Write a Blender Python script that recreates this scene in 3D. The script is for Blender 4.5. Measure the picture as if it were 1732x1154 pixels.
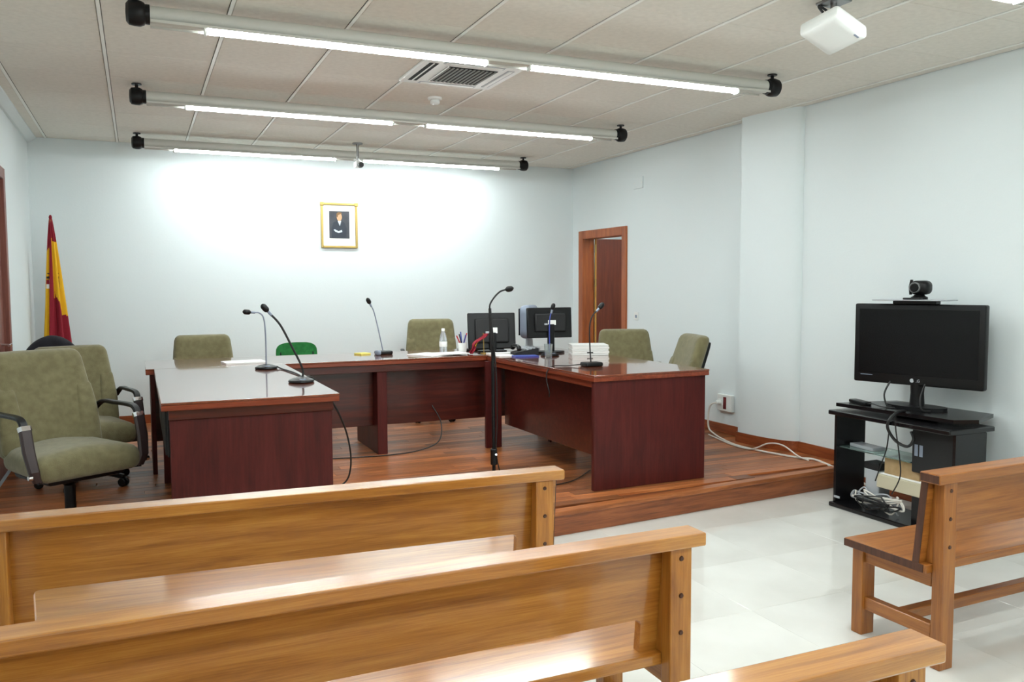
import bpy, bmesh, math, random
from mathutils import Vector, Matrix
random.seed(7)
S = bpy.context.scene
for o in list(bpy.data.objects): bpy.data.objects.remove(o)
PI = math.pi
COL = S.collection

# ---------------------------------------------------------------- camera
cam = bpy.data.cameras.new('camera'); co = bpy.data.objects.new('camera', cam); COL.objects.link(co); S.camera = co
cam.sensor_width = 36; cam.lens = 1410.6/1732*36; cam.clip_start = .05; cam.clip_end = 100
yaw, pit, rol = 0.4207, -0.06784, -0.0044
F = Vector((math.sin(yaw)*math.cos(pit), math.cos(yaw)*math.cos(pit), math.sin(pit)))
R0 = Vector((math.cos(yaw), -math.sin(yaw), 0)); U0 = R0.cross(F)
R1 = R0*math.cos(rol)+U0*math.sin(rol); U1 = U0*math.cos(rol)-R0*math.sin(rol)
co.matrix_world = Matrix(((R1.x, U1.x, -F.x, 0), (R1.y, U1.y, -F.y, 0), (R1.z, U1.z, -F.z, 1.5), (0, 0, 0, 1)))

# ---------------------------------------------------------------- world / exposure
w = bpy.data.worlds.new('world'); S.world = w; w.use_nodes = True
w.node_tree.nodes['Background'].inputs[0].default_value = (.8, .87, .9, 1)
w.node_tree.nodes['Background'].inputs[1].default_value = .25
TUBE_POWER = 83.0
S.view_settings.view_transform = 'Standard'; S.view_settings.look = 'None'
S.view_settings.gamma = 1; S.view_settings.use_curve_mapping = False
S.view_settings.exposure = 0.0

# ---------------------------------------------------------------- materials
def rgb(r, g, b):
    f = lambda c: ((c/255+.055)/1.055)**2.4 if c > 10 else c/255/12.92
    return (f(r), f(g), f(b), 1)
MATS = {}
def mat(name, col, rough=.5, metal=0, coat=0, spec=.5, noise=None, bump=0, bscale=80, emit=None, trans=0, var=0, sheen=0, coat_rough=.05, alpha=1):
    m = bpy.data.materials.new(name); m.use_nodes = True; nt = m.node_tree; b = nt.nodes['Principled BSDF']
    b.inputs['Base Color'].default_value = col; b.inputs['Roughness'].default_value = rough; b.inputs['Metallic'].default_value = metal
    b.inputs['Coat Weight'].default_value = coat; b.inputs['Coat Roughness'].default_value = coat_rough
    b.inputs['Specular IOR Level'].default_value = spec; b.inputs['Transmission Weight'].default_value = trans
    b.inputs['Sheen Weight'].default_value = sheen; b.inputs['Alpha'].default_value = alpha
    if emit: b.inputs['Emission Color'].default_value = emit[0]; b.inputs['Emission Strength'].default_value = emit[1]
    tc = nt.nodes.new('ShaderNodeTexCoord')
    last = None
    if noise:
        col2, sc, det = noise
        n = nt.nodes.new('ShaderNodeTexNoise'); n.inputs['Scale'].default_value = sc; n.inputs['Detail'].default_value = det
        nt.links.new(tc.outputs['Object'], n.inputs['Vector'])
        r = nt.nodes.new('ShaderNodeValToRGB'); r.color_ramp.elements[0].position = .35; r.color_ramp.elements[1].position = .68
        r.color_ramp.elements[0].color = col; r.color_ramp.elements[1].color = col2
        nt.links.new(n.outputs['Fac'], r.inputs['Fac']); last = r.outputs['Color']
    if var:
        oi = nt.nodes.new('ShaderNodeObjectInfo'); mr = nt.nodes.new('ShaderNodeMapRange')
        mr.inputs['To Min'].default_value = 1-var; mr.inputs['To Max'].default_value = 1+var*.4
        nt.links.new(oi.outputs['Random'], mr.inputs['Value'])
        hs = nt.nodes.new('ShaderNodeHueSaturation'); nt.links.new(mr.outputs['Result'], hs.inputs['Value'])
        if last: nt.links.new(last, hs.inputs['Color'])
        else: hs.inputs['Color'].default_value = col
        last = hs.outputs['Color']
    if last: nt.links.new(last, b.inputs['Base Color'])
    if bump:
        n2 = nt.nodes.new('ShaderNodeTexNoise'); n2.inputs['Scale'].default_value = bscale; n2.inputs['Detail'].default_value = 4
        nt.links.new(tc.outputs['Object'], n2.inputs['Vector'])
        bp = nt.nodes.new('ShaderNodeBump'); bp.inputs['Strength'].default_value = bump; bp.inputs['Distance'].default_value = .01
        nt.links.new(n2.outputs['Fac'], bp.inputs['Height']); nt.links.new(bp.outputs['Normal'], b.inputs['Normal'])
    MATS[name] = m; return m
def wood(name, dark, mid, light, axis=0, sc=3.0, rough=.35, coat=0, coat_rough=.08, var=0, stretch=14, spec=.5):
    """grain runs along the given local axis"""
    m = bpy.data.materials.new(name); m.use_nodes = True; nt = m.node_tree; b = nt.nodes['Principled BSDF']; L = nt.links.new
    b.inputs['Roughness'].default_value = rough; b.inputs['Coat Weight'].default_value = coat; b.inputs['Coat Roughness'].default_value = coat_rough
    b.inputs['Specular IOR Level'].default_value = spec
    tc = nt.nodes.new('ShaderNodeTexCoord'); mp = nt.nodes.new('ShaderNodeMapping')
    s = [stretch]*3; s[axis] = 1.0
    mp.inputs['Scale'].default_value = s; L(tc.outputs['Object'], mp.inputs['Vector'])
    oi = nt.nodes.new('ShaderNodeObjectInfo')
    mu = nt.nodes.new('ShaderNodeVectorMath'); mu.operation = 'SCALE'; mu.inputs[0].default_value = (13, 29, 37)
    L(oi.outputs['Random'], mu.inputs['Scale'])
    L(mu.outputs['Vector'], mp.inputs['Location'])
    n = nt.nodes.new('ShaderNodeTexNoise'); n.inputs['Scale'].default_value = sc; n.inputs['Detail'].default_value = 6; n.inputs['Roughness'].default_value = .62; n.inputs['Distortion'].default_value = .5
    L(mp.outputs['Vector'], n.inputs['Vector'])
    r = nt.nodes.new('ShaderNodeValToRGB'); e = r.color_ramp.elements
    e[0].position = .33; e[0].color = dark; e[1].position = .68; e[1].color = light
    x = e.new(.5); x.color = mid
    n3 = nt.nodes.new('ShaderNodeTexNoise'); n3.inputs['Scale'].default_value = sc*4.5; n3.inputs['Detail'].default_value = 5; n3.inputs['Roughness'].default_value = .7
    mp3 = nt.nodes.new('ShaderNodeMapping'); s3 = [2.2]*3; s3[axis] = .5; mp3.inputs['Scale'].default_value = s3
    L(mp.outputs['Vector'], mp3.inputs['Vector']); L(mp3.outputs['Vector'], n3.inputs['Vector'])
    mx = nt.nodes.new('ShaderNodeMix'); mx.data_type = 'FLOAT'; mx.inputs[0].default_value = .38
    L(n.outputs['Fac'], mx.inputs[2]); L(n3.outputs['Fac'], mx.inputs[3])
    L(mx.outputs[0], r.inputs['Fac']); last = r.outputs['Color']
    if var:
        mr = nt.nodes.new('ShaderNodeMapRange'); mr.inputs['To Min'].default_value = 1-var; mr.inputs['To Max'].default_value = 1+var
        L(oi.outputs['Random'], mr.inputs['Value']); hs = nt.nodes.new('ShaderNodeHueSaturation'); L(mr.outputs['Result'], hs.inputs['Value']); L(last, hs.inputs['Color']); last = hs.outputs['Color']
    L(last, b.inputs['Base Color'])
    bp = nt.nodes.new('ShaderNodeBump'); bp.inputs['Strength'].default_value = .12; bp.inputs['Distance'].default_value = .003
    L(n.outputs['Fac'], bp.inputs['Height']); L(bp.outputs['Normal'], b.inputs['Normal'])
    MATS[name] = m; return m

M_wall = mat('wall_paint', rgb(224, 232, 232), .75, bump=.06, bscale=60)
M_ceil = mat('ceiling_tile', rgb(234, 230, 220), .9, noise=(rgb(226, 222, 212), 30, 5), bump=.04, bscale=150, var=.02)
M_rail = mat('ceiling_rail', rgb(244, 244, 238), .5)
M_void = mat('ceiling_void', rgb(120, 116, 106), .9)
M_floor = mat('marble', rgb(228, 227, 220), .10, noise=(rgb(214, 212, 204), 1.6, 10), var=.02, spec=.6)
M_grout = mat('floor_grout', rgb(214, 212, 204), .5)
M_plankx = wood('podium_plank', rgb(96, 52, 26), rgb(148, 86, 46), rgb(184, 116, 66), 0, 2.4, .4, coat=.14, coat_rough=.2, var=.5, spec=.35)
M_podium = wood('podium_core', rgb(70, 34, 18), rgb(110, 58, 30), rgb(140, 80, 44), 0, 2.4, .4)
M_riser = wood('podium_riser', rgb(92, 46, 22), rgb(140, 76, 38), rgb(172, 100, 54), 0, 2.4, .35, coat=.2)
M_base = wood('baseboard_wood', rgb(96, 44, 20), rgb(138, 68, 34), rgb(160, 88, 46), 1, 2.4, .35)
M_basex = wood('baseboard_wood_x', rgb(96, 44, 20), rgb(138, 68, 34), rgb(160, 88, 46), 0, 2.4, .35)
bd = (rgb(136, 80, 22), rgb(176, 114, 40), rgb(202, 144, 62))
M_bx = wood('bench_wood_long', *bd, 0, 2.2, .34, coat=1.0, coat_rough=.13, var=.06)
M_by = wood('bench_wood_cross', *bd, 1, 2.2, .3, coat=.3, coat_rough=.12, var=.06)
M_bz = wood('bench_wood_upright', *bd, 2, 2.2, .32, coat=.3, coat_rough=.12, var=.06)
b2 = (rgb(108, 58, 18), rgb(152, 90, 30), rgb(178, 114, 46))
M_b2x = wood('dark_bench_wood_long', *b2, 0, 2.2, .4, coat=.4, coat_rough=.2)
M_b2y = wood('dark_bench_wood_cross', *b2, 1, 2.2, .4, coat=.3, coat_rough=.2)
M_b2z = wood('dark_bench_wood_upright', *b2, 2, 2.2, .4, coat=.3, coat_rough=.2)
M_end = wood('bench_end_grain', rgb(52, 28, 18), rgb(78, 44, 28), rgb(96, 58, 38), 2, 3, .5)
M_peg = mat('bench_peg', rgb(70, 38, 20), .5)
dd = (rgb(46, 16, 12), rgb(72, 26, 20), rgb(98, 40, 28))
M_dx = wood('desk_wood_long', *dd, 0, 2.0, .28, coat=.4, coat_rough=.08)
M_dz = wood('desk_wood_panel', rgb(56, 16, 15), rgb(78, 25, 22), rgb(92, 34, 30), 2, 1.6, .42, coat=.05, coat_rough=.25, stretch=6, spec=.3)
M_dtop = wood('desk_top_wood', rgb(86, 40, 24), rgb(116, 58, 36), rgb(140, 76, 48), 0, 2.0, .2, coat=1.0, coat_rough=.05)
M_dtopy = wood('desk_top_wood_y', rgb(86, 40, 24), rgb(116, 58, 36), rgb(140, 76, 48), 1, 2.0, .2, coat=1.0, coat_rough=.05)
M_dedge = wood('desk_edge_wood', rgb(92, 36, 20), rgb(126, 54, 30), rgb(150, 72, 42), 0, 2.2, .3, coat=.3)
M_dedgey = wood('desk_edge_wood_y', rgb(92, 36, 20), rgb(126, 54, 30), rgb(150, 72, 42), 1, 2.2, .3, coat=.3)
M_frame = wood('door_frame_wood', rgb(118, 54, 20), rgb(160, 82, 34), rgb(182, 104, 50), 2, 2, .35, coat=.2)
M_leaf = wood('door_leaf_wood', rgb(84, 34, 18), rgb(112, 48, 26), rgb(132, 62, 36), 2, 1.6, .35, coat=.2)
M_ledge = mat('door_edge', rgb(206, 160, 84), .5)
M_redoor = wood('left_door_wood', rgb(92, 50, 40), rgb(124, 72, 60), rgb(140, 86, 70), 2, 1.6, .4)
M_fab = mat('olive_fabric', rgb(106, 99, 68), .95, noise=(rgb(120, 113, 80), 25, 4), bump=.3, bscale=260, sheen=.25)
M_black = mat('black_plastic', rgb(12, 12, 13), .4, spec=.3)
M_blk2 = mat('black_matte', rgb(19, 19, 20), .65)
M_stand = mat('black_laminate', rgb(15, 14, 16), .25, bump=.03, bscale=300)
M_scr = mat('screen_glass', rgb(9, 9, 10), .25, spec=.25)
M_chrome = mat('chrome', rgb(220, 220, 222), .12, metal=1)
M_steel = mat('brushed_steel', rgb(150, 150, 150), .35, metal=1)
M_armw = mat('arm_front', rgb(50, 36, 36), .4)
M_green = mat('green_fabric', rgb(24, 104, 44), .85, noise=(rgb(34, 122, 56), 30, 3), bump=.2, bscale=200)
M_navy = mat('dark_fabric', rgb(26, 25, 32), .95, bump=.3, bscale=80)
M_white = mat('white_plastic', rgb(232, 234, 230), .4)
M_wpipe = mat('lamp_pipe', rgb(205, 204, 196), .45)
M_tube = mat('tube_light', (1, 1, 1, 1), .5, emit=((.91, .985, 1.0, 1), TUBE_POWER))
M_paper = mat('paper', rgb(244, 244, 240), .8)
M_yel = mat('yellow_paper', rgb(232, 216, 110), .8)
M_gold = mat('gilt_frame', rgb(176, 150, 84), .35, metal=.6)
M_matb = mat('picture_mount', rgb(240, 240, 236), .8)
M_pbg = mat('portrait_backdrop', rgb(62, 64, 70), .5, noise=(rgb(44, 46, 54), 12, 4))
M_suit = mat('portrait_suit', rgb(34, 42, 54), .5)
M_skin = mat('portrait_skin', rgb(196, 150, 112), .5)
M_hair = mat('portrait_hair', rgb(120, 88, 48), .5)
M_shirt = mat('portrait_shirt', rgb(200, 210, 218), .5)
M_red = mat('flag_red', rgb(134, 10, 32), .85, bump=.1, bscale=120)
M_yellow = mat('flag_yellow', rgb(226, 172, 20), .85, bump=.1, bscale=120)
M_grille = mat('grille_grey', rgb(116, 118, 112), .6)
M_dark = mat('dark_gap', rgb(14, 14, 14), .8)
M_glass = mat('shelf_glass', rgb(196, 226, 216), .03, trans=.85, spec=.5)
M_clear = mat('clear_plastic', rgb(236, 242, 246), .08, trans=.75)
M_glasscup = mat('tumbler_glass', rgb(232, 240, 240), .02, trans=.9)
M_card = mat('cardboard', rgb(176, 148, 108), .85, noise=(rgb(160, 132, 92), 20, 3))
M_beige = mat('beige_case', rgb(196, 188, 162), .6)
M_grey = mat('grey_plastic', rgb(132, 142, 158), .45)
M_lgrey = mat('light_grey_plastic', rgb(176, 180, 184), .4)
M_blue = mat('blue_plastic', rgb(52, 68, 150), .5)
M_redp = mat('red_plastic', rgb(186, 24, 32), .5)
M_drk = mat('dark_red_socket', rgb(96, 14, 18), .5)
M_cable = mat('black_cable', rgb(18, 18, 18), .5)
M_wcable = mat('white_cable', rgb(226, 222, 212), .5)
M_led = mat('led_white', (1, 1, 1, 1), .4, emit=((.8, .9, 1, 1), 3))

# ---------------------------------------------------------------- helpers
class MB:
    def __init__(s): s.bm = bmesh.new(); s.curved = False
    def box(s, x0, x1, y0, y1, z0, z1, bev=0, seg=1, xf=None):
        bm = s.bm; n0 = len(bm.faces)
        v = [bm.verts.new(p) for p in ((x0,y0,z0),(x1,y0,z0),(x1,y1,z0),(x0,y1,z0),(x0,y0,z1),(x1,y0,z1),(x1,y1,z1),(x0,y1,z1))]
        fs = [bm.faces.new([v[i] for i in q]) for q in ((3,2,1,0),(4,5,6,7),(0,1,5,4),(1,2,6,5),(2,3,7,6),(3,0,4,7))]
        vs = list(v)
        if bev:
            es = list({e for f in fs for e in f.edges})
            r = bmesh.ops.bevel(bm, geom=es, offset=bev, segments=seg, profile=.5, affect='EDGES')
            vs = list({q for f in r['faces'] for q in f.verts} | {q for q in v if q.is_valid})
        if xf is not None: bmesh.ops.transform(bm, matrix=xf, verts=[q for q in vs if q.is_valid])
        return s
    def tube(s, pts, r, seg=8, closed=False):
        s.curved = True
        bm = s.bm; P = [Vector(p) for p in pts]; n = len(P); rings = []
        rr = r if isinstance(r, (list, tuple)) else [r]*n
        up = None
        for i in range(n):
            if closed: t = (P[(i+1) % n]-P[i-1])
            else: t = P[min(i+1, n-1)]-P[max(i-1, 0)]
            t = t.normalized() if t.length > 1e-9 else Vector((0, 0, 1))
            if up is None: up = Vector((0, 0, 1)) if abs(t.z) < .9 else Vector((1, 0, 0))
            a = t.cross(up); a = a.normalized() if a.length > 1e-6 else t.orthogonal().normalized()
            b = a.cross(t).normalized(); up = b
            rings.append([bm.verts.new(P[i]+(a*math.cos(2*PI*k/seg)+b*math.sin(2*PI*k/seg))*rr[i]) for k in range(seg)])
        for i in range(n if closed else n-1):
            A, Bq = rings[i], rings[(i+1) % n]
            for k in range(seg): bm.faces.new((A[k], A[(k+1) % seg], Bq[(k+1) % seg], Bq[k]))
        if not closed:
            bm.faces.new(rings[0][::-1]); bm.faces.new(rings[-1])
        return s
    def strip(s, pts, w, t, lateral=(1, 0, 0)):
        """flat bar of width w (along lateral) and thickness t swept along pts"""
        bm = s.bm; P = [Vector(p) for p in pts]; L = Vector(lateral).normalized(); rings = []
        ww = w if isinstance(w, (list, tuple)) else [w]*len(P)
        for i in range(len(P)):
            tg = (P[min(i+1, len(P)-1)]-P[max(i-1, 0)]).normalized(); nrm = tg.cross(L).normalized()
            h = ww[i]/2; q = t/2; c = q*.6
            prof = [(-h+c, -q), (h-c, -q), (h, -q+c), (h, q-c), (h-c, q), (-h+c, q), (-h, q-c), (-h, -q+c)]
            rings.append([bm.verts.new(P[i]+L*a+nrm*b) for a, b in prof])
        for A, Bq in zip(rings, rings[1:]):
            for k in range(8): bm.faces.new((A[k], A[(k+1) % 8], Bq[(k+1) % 8], Bq[k]))
        bm.faces.new(rings[0][::-1]); bm.faces.new(rings[-1]); return s
    def lathe(s, prof, c=(0, 0, 0), axis='z', seg=20, a0=0, a1=2*PI):
        s.curved = True
        bm = s.bm; c = Vector(c); full = abs(a1-a0-2*PI) < 1e-6; rings = []
        for r, h in prof:
            ring = []
            for k in range(seg if full else seg+1):
                a = a0+(a1-a0)*k/seg; u, v = r*math.cos(a), r*math.sin(a)
                p = {'z': (u, v, h), 'x': (h, u, v), 'y': (v, h, u)}[axis]
                ring.append(bm.verts.new(c+Vector(p)))
            rings.append(ring)
        m = len(rings[0])
        for A, Bq in zip(rings, rings[1:]):
            for k in range(m if full else m-1): bm.faces.new((A[k], A[(k+1) % m], Bq[(k+1) % m], Bq[k]))
        if full:
            if prof[0][0] > 1e-6: bm.faces.new(rings[0][::-1])
            if prof[-1][0] > 1e-6: bm.faces.new(rings[-1])
        return s
    def prism(s, poly, a0, a1, axis='z'):
        bm = s.bm
        f = {'z': lambda p, h: (p[0], p[1], h), 'y': lambda p, h: (p[0], h, p[1]), 'x': lambda p, h: (h, p[0], p[1])}[axis]
        A = [bm.verts.new(f(p, a0)) for p in poly]; Bq = [bm.verts.new(f(p, a1)) for p in poly]
        bm.faces.new(A[::-1]); bm.faces.new(Bq); n = len(poly)
        for k in range(n): bm.faces.new((A[k], A[(k+1) % n], Bq[(k+1) % n], Bq[k]))
        return s
    def cushion(s, c, size, r, n=10, fn=None):
        s.curved = True
        bm = s.bm; c = Vector(c); h = Vector(size)/2; core = [max(k-r, 0) for k in h]; cache = {}
        def vert(p):
            key = tuple(round(k, 5) for k in p)
            if key in cache: return cache[key]
            q = Vector((p[0]*h[0], p[1]*h[1], p[2]*h[2])); k = Vector([max(-core[i], min(core[i], q[i])) for i in range(3)])
            d = q-k
            if d.length > 1e-9:
                m = max(abs(d[i])/max(h[i]-core[i], 1e-9) for i in range(3)); d = d.normalized()*r*m
            q = k+d
            if fn: q = Vector(fn(q.x, q.y, q.z))
            cache[key] = bm.verts.new(q+c); return cache[key]
        g = []
        for i in range(n+1):
            t = -1+2*i/n; g.append(math.sin(t*PI/2)*.6+t*.4)
        for ax in range(3):
            for sg in (-1, 1):
                for i in range(n):
                    for j in range(n):
                        vs = []
                        for (a, b) in ((i, j), (i+1, j), (i+1, j+1), (i, j+1)):
                            p = [0, 0, 0]; p[ax] = sg; p[(ax+1) % 3] = g[a]; p[(ax+2) % 3] = g[b]; vs.append(vert(p))
                        if sg < 0: vs = vs[::-1]
                        try: bm.faces.new(vs)
                        except ValueError: pass
        return s
    def build(s, name, m, parent=None, loc=None, rot=None, angle=38):
        bmesh.ops.recalc_face_normals(s.bm, faces=s.bm.faces)
        me = bpy.data.meshes.new(name); s.bm.to_mesh(me); s.bm.free()
        for p in me.polygons: p.use_smooth = True
        me.set_sharp_from_angle(angle=math.radians(angle if s.curved or angle != 38 else 22))
        ms = m if isinstance(m, (list, tuple)) else [m]
        for k in ms: me.materials.append(k)
        o = bpy.data.objects.new(name, me); COL.objects.link(o)
        if parent is not None: o.parent = parent
        if loc is not None: o.location = loc
        if rot is not None: o.rotation_euler = rot
        return o
def bez(pts, n=8):
    """catmull-rom through pts"""
    P = [Vector(p) for p in pts]; out = []
    for i in range(len(P)-1):
        a = P[max(i-1, 0)]; b = P[i]; c = P[i+1]; d = P[min(i+2, len(P)-1)]
        for k in range(n):
            t = k/n; out.append(.5*((2*b)+(c-a)*t+(2*a-5*b+4*c-d)*t*t+(3*b-a-3*c+d)*t**3))
    out.append(P[-1]); return out
def box(name, x0, x1, y0, y1, z0, z1, m, parent=None, bev=.003, seg=1): return MB().box(x0, x1, y0, y1, z0, z1, bev, seg).build(name, m, parent)
def thing(name, label, cat, loc=(0, 0, 0), rz=0, group=None):
    o = bpy.data.objects.new(name, None); COL.objects.link(o); o.empty_display_size = .1
    o.location = loc; o.rotation_euler = (0, 0, rz); return tag(o, label, cat, group)
def tag(o, label, cat, group=None):
    o['label'] = label; o['category'] = cat
    if group: o['group'] = group
    return o
def struct(o, label=None, cat=None):
    o['kind'] = 'structure'
    if label: o['label'] = label
    if cat: o['category'] = cat
    return o
def dup(root, loc, rz, label, group=None, sz=None):
    r = root.copy(); COL.objects.link(r); r.location = loc; r.rotation_euler = (0, 0, rz); r['label'] = label
    if group: r['group'] = group
    for ch in list(root.children):
        c = ch.copy(); COL.objects.link(c); c.parent = r
        for g in list(ch.children):
            d = g.copy(); COL.objects.link(d); d.parent = c
    return r

# ================================================================= THE SETTING
XL, XR, YB, YF, ZC, ZP = -.89, 4.8, 8.92, -3.0, 2.875, .15
T = .12
# --- floor: slabs in view are pieces, the rest is one bed
fl = struct(MB().box(XL-T, XR+1.6, YF-T, YB+T, -.1, -.004).build('floor', M_grout), 'pale polished marble floor of the courtroom', 'floor')
me_cache = {}
def tile_obj(name, sx, sy, z0, z1, m, loc, parent, bev=.0015):
    k = (name, round(sx, 3), round(sy, 3))
    if k not in me_cache:
        o = MB().box(-sx/2, sx/2, -sy/2, sy/2, z0, z1, bev).build(name, m, parent, loc); me_cache[k] = o.data; return o
    o = bpy.data.objects.new(name, me_cache[k]); COL.objects.link(o); o.parent = parent; o.location = loc; return o
ts = .569
nx = 10
for i in range(nx):
    for j in range(8):
        tile_obj('floor_slab', ts-.0008, ts-.0008, -.004, 0, M_floor, (XL+ts*(i+.5), .12+ts*(j+.5), 0), fl, .0006)
MB().box(XL, XR, YF, .12, -.004, 0).build('floor_slab_rest', M_floor, fl)
# --- ceiling
ce = struct(MB().box(XL-T, XR+T, YF-T, YB+T, ZC+.012, ZC+.1).build('ceiling', M_void), 'suspended ceiling of beige mineral tiles on pale rails', 'ceiling')
xs = [XL]+[-.135+.603*k for k in range(-1, 9) if XL+.1 < -.135+.603*k < XR-.1]+[XR]
ys = [2.41-.625, 2.41, 3.035]+[3.66+.625*k for k in range(0, 9) if 3.66+.625*k < YB-.1]+[YB]
for i in range(len(xs)-1):
    for j in range(len(ys)-1):
        sx = xs[i+1]-xs[i]; sy = ys[j+1]-ys[j]
        tile_obj('ceiling_tile', sx-.025, sy-.004, 0, .012, M_ceil, ((xs[i]+xs[i+1])/2, (ys[j]+ys[j+1])/2, ZC), ce, .002)
MB().box(XL, XR, YF, ys[0]-.002, ZC, ZC+.012).build('ceiling_tile_rest', M_ceil, ce)
for x in xs[1:-1]:
    o = MB().box(-.009, .009, ys[0], YB, ZC-.004, ZC+.002, .001).build('ceiling_rail', M_rail, ce, (x, 0, 0))
# --- walls
struct(MB().box(XL-T, XR+T, YB, YB+T, 0, ZC+.1).build('wall_back', M_wall), 'white painted back wall behind the judges desk', 'wall')
struct(MB().box(XL-T, XR+T, YF-T, YF, 0, ZC+.1).build('wall_front', M_wall), 'white wall behind the viewer', 'wall')
# left wall with a door opening
LDY0, LDY1, LDZ = 6.2, 7.16, 2.30
lw = MB().box(XL-T, XL, YF, LDY0, 0, ZC+.1).box(XL-T, XL, LDY1, YB, 0, ZC+.1).box(XL-T, XL, LDY0, LDY1, LDZ, ZC+.1)
struct(lw.build('wall_left', M_wall), 'white wall along the left edge of the picture', 'wall')
# right wall with door opening
DY0, DY1, DZ = 7.765, 8.655, 2.04
rw = MB().box(XR, XR+T, YF, DY0, 0, ZC+.1).box(XR, XR+T, DY1, YB, 0, ZC+.1).box(XR, XR+T, DY0, DY1, DZ, ZC+.1)
struct(rw.build('wall_right', M_wall), 'white wall on the right with the open door', 'wall')
# column: square shoulder on the far side, curving back into the wall on the near side
def colpoly(off=0, x_in=0):
    pts = [(XR+.02, 5.655+off)]
    pts.append((4.64-off, 5.655+off))
    for k in range(1, 15):
        t = k/14; pts.append((4.64-off+(XR-4.64+off)*(1-math.cos(t*PI/2)) if True else 0, 5.655+off-(5.655-5.10+off)*math.sin(t*PI/2)))
    pts.append((XR+.02, 5.10-off)); return pts
struct(MB().prism(colpoly(), 0, ZC+.02).build('wall_column', M_wall), 'white column with rounded side built against right wall', 'column')
# corridor beyond the open door
cr = MB().box(XR+1.55, XR+1.6, 6.8, YB+T, 0, ZC).box(XR+T, XR+1.6, 6.75, 6.8, 0, ZC).box(XR+T, XR+1.6, YB, YB+T, 0, ZC).box(XR+T, XR+1.6, 6.8, YB, ZC-.05, ZC)
struct(cr.build('wall_corridor', M_wall), 'pale corridor walls beyond the open door', 'wall')
# cornice on the left wall
struct(MB().prism([(XL, ZC-.05), (XL+.02, ZC-.05), (XL+.075, ZC-.012), (XL+.075, ZC), (XL, ZC)], YF, YB, 'y').build('trim_1', M_wall), 'narrow white cornice along the left wall', 'trim')
# --- podium
PY0, PSL = 4.16, .083      # front edge: y = PY0 + PSL*x
def py(x): return PY0+PSL*x
PX1 = 4.8
pod = struct(MB().prism([(XL, py(XL)+.02), (XR, py(XR)+.02), (XR, YB), (XL, YB)], 0, ZP-.014).build('floor_podium', M_podium), 'raised wooden podium under the desks', 'podium')
ang = math.atan(PSL)
rise = MB().box(0, (XR-XL)/math.cos(ang), 0, .018, 0, ZP-.03, .002).build('podium_riser', M_riser, pod, (XL, py(XL)+.002, 0), (0, 0, ang))
nose = MB().box(0, (XR-XL)/math.cos(ang), -.012, .06, ZP-.03, ZP, .005, 2).build('podium_nosing', M_plankx, pod, (XL, py(XL), 0), (0, 0, ang))
# planks
PW = .093
row = 0; y = py(XL)+.062
pl_cache = {}
yy = 0
while True:
    y0 = YB-PW*(row+1); 
    if y0 < py(XL)+.05: break
    # start where the row clears the nosing
    xend = XR
    if y0 < py(XR)+.07: xend = min(XR, (y0-.066-PY0)/PSL)
    x = XL; first = random.uniform(.45, 1.25)
    while x < xend-.02:
        ln = first if first else 1.25; first = 0
        ln = min(ln, xend-x)
        if xend-x-ln < .12: ln = xend-x
        k = round(ln, 2)
        if k not in pl_cache:
            o = MB().box(0, k-.0025, 0, PW-.0025, -.014, 0, .0008).build('floor_plank', M_plankx, pod, (x, y0, ZP)); pl_cache[k] = o.data
        else:
            o = bpy.data.objects.new('floor_plank', pl_cache[k]); COL.objects.link(o); o.parent = pod; o.location = (x, y0, ZP)
        x += ln
    row += 1
# --- baseboards
bz0, bz1 = ZP, ZP+.085
struct(box('baseboard_back', XL, XR, YB-.014, YB, bz0, bz1, M_basex), 'brown wooden baseboard along the back wall', 'baseboard')
struct(box('baseboard_right', XR-.014, XR, 5.66, DY0-.09, bz0, bz1, M_base), 'brown wooden baseboard beyond the column on right wall', 'baseboard')
inner = colpoly(0)[0:]; outer = colpoly(.014)
cb = MB()
o_pts = outer[1:-1]; i_pts = inner[1:-1]
cb.prism(o_pts+i_pts[::-1], bz0, bz1); 
struct(cb.build('baseboard_column', M_base), 'brown baseboard curving around the white column', 'baseboard')
bb = MB().box(XR-.014, XR, py(XR)+.0, 5.10, bz0, bz1, .002).build('baseboard_near', M_base); struct(bb, 'brown baseboard on podium between column and television stand', 'baseboard')
struct(box('baseboard_low', XR-.014, XR, YF, py(XR)-.02, 0, .085, M_base), 'brown baseboard along right wall at marble floor level', 'baseboard')
struct(box('baseboard_left', XL, XL+.014, YF, LDY0-.08, 0, .085, M_base), 'brown baseboard along the left wall', 'baseboard')
# --- right door (open, hinged on the far jamb)
d1 = struct(MB().box(XR-.02, XR+T+.015, DY0-.075, DY0+.015, 0+ZP, DZ+.08, .004).box(XR-.02, XR+T+.015, DY1-.012, DY1+.09, ZP, DZ+.08, .004).box(XR-.02, XR+T+.015, DY0+.015, DY1-.012, DZ-.015, DZ+.08, .004).build('door_1', M_frame), 'brown wooden door standing open in the right wall', 'door')
lf = MB().box(.003, .84, -.02, .02, .01, DZ-ZP-.012, .002).build('door_leaf', M_leaf, d1, (XR+T+.022, DY1-.034, ZP), (0, 0, math.radians(-2)))
MB().box(-.001, .003, -.0205, .0205, .01, DZ-ZP-.012).build('leaf_edge', M_ledge, lf)
for z in (.25, 1.32, 1.72):
    MB().tube([(-.012, -.028, z), (-.012, -.028, z+.09)], .008, 8).box(-.006, -.001, -.028, .016, z, z+.09).build('hinge', M_gold, lf)
MB().lathe([(.026, 0), (.026, .006), (.01, .01), (.01, .05)], (.76, -.02, .97), 'y', 14).build('door_handle', M_gold, lf, rot=(0, 0, 0))
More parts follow.
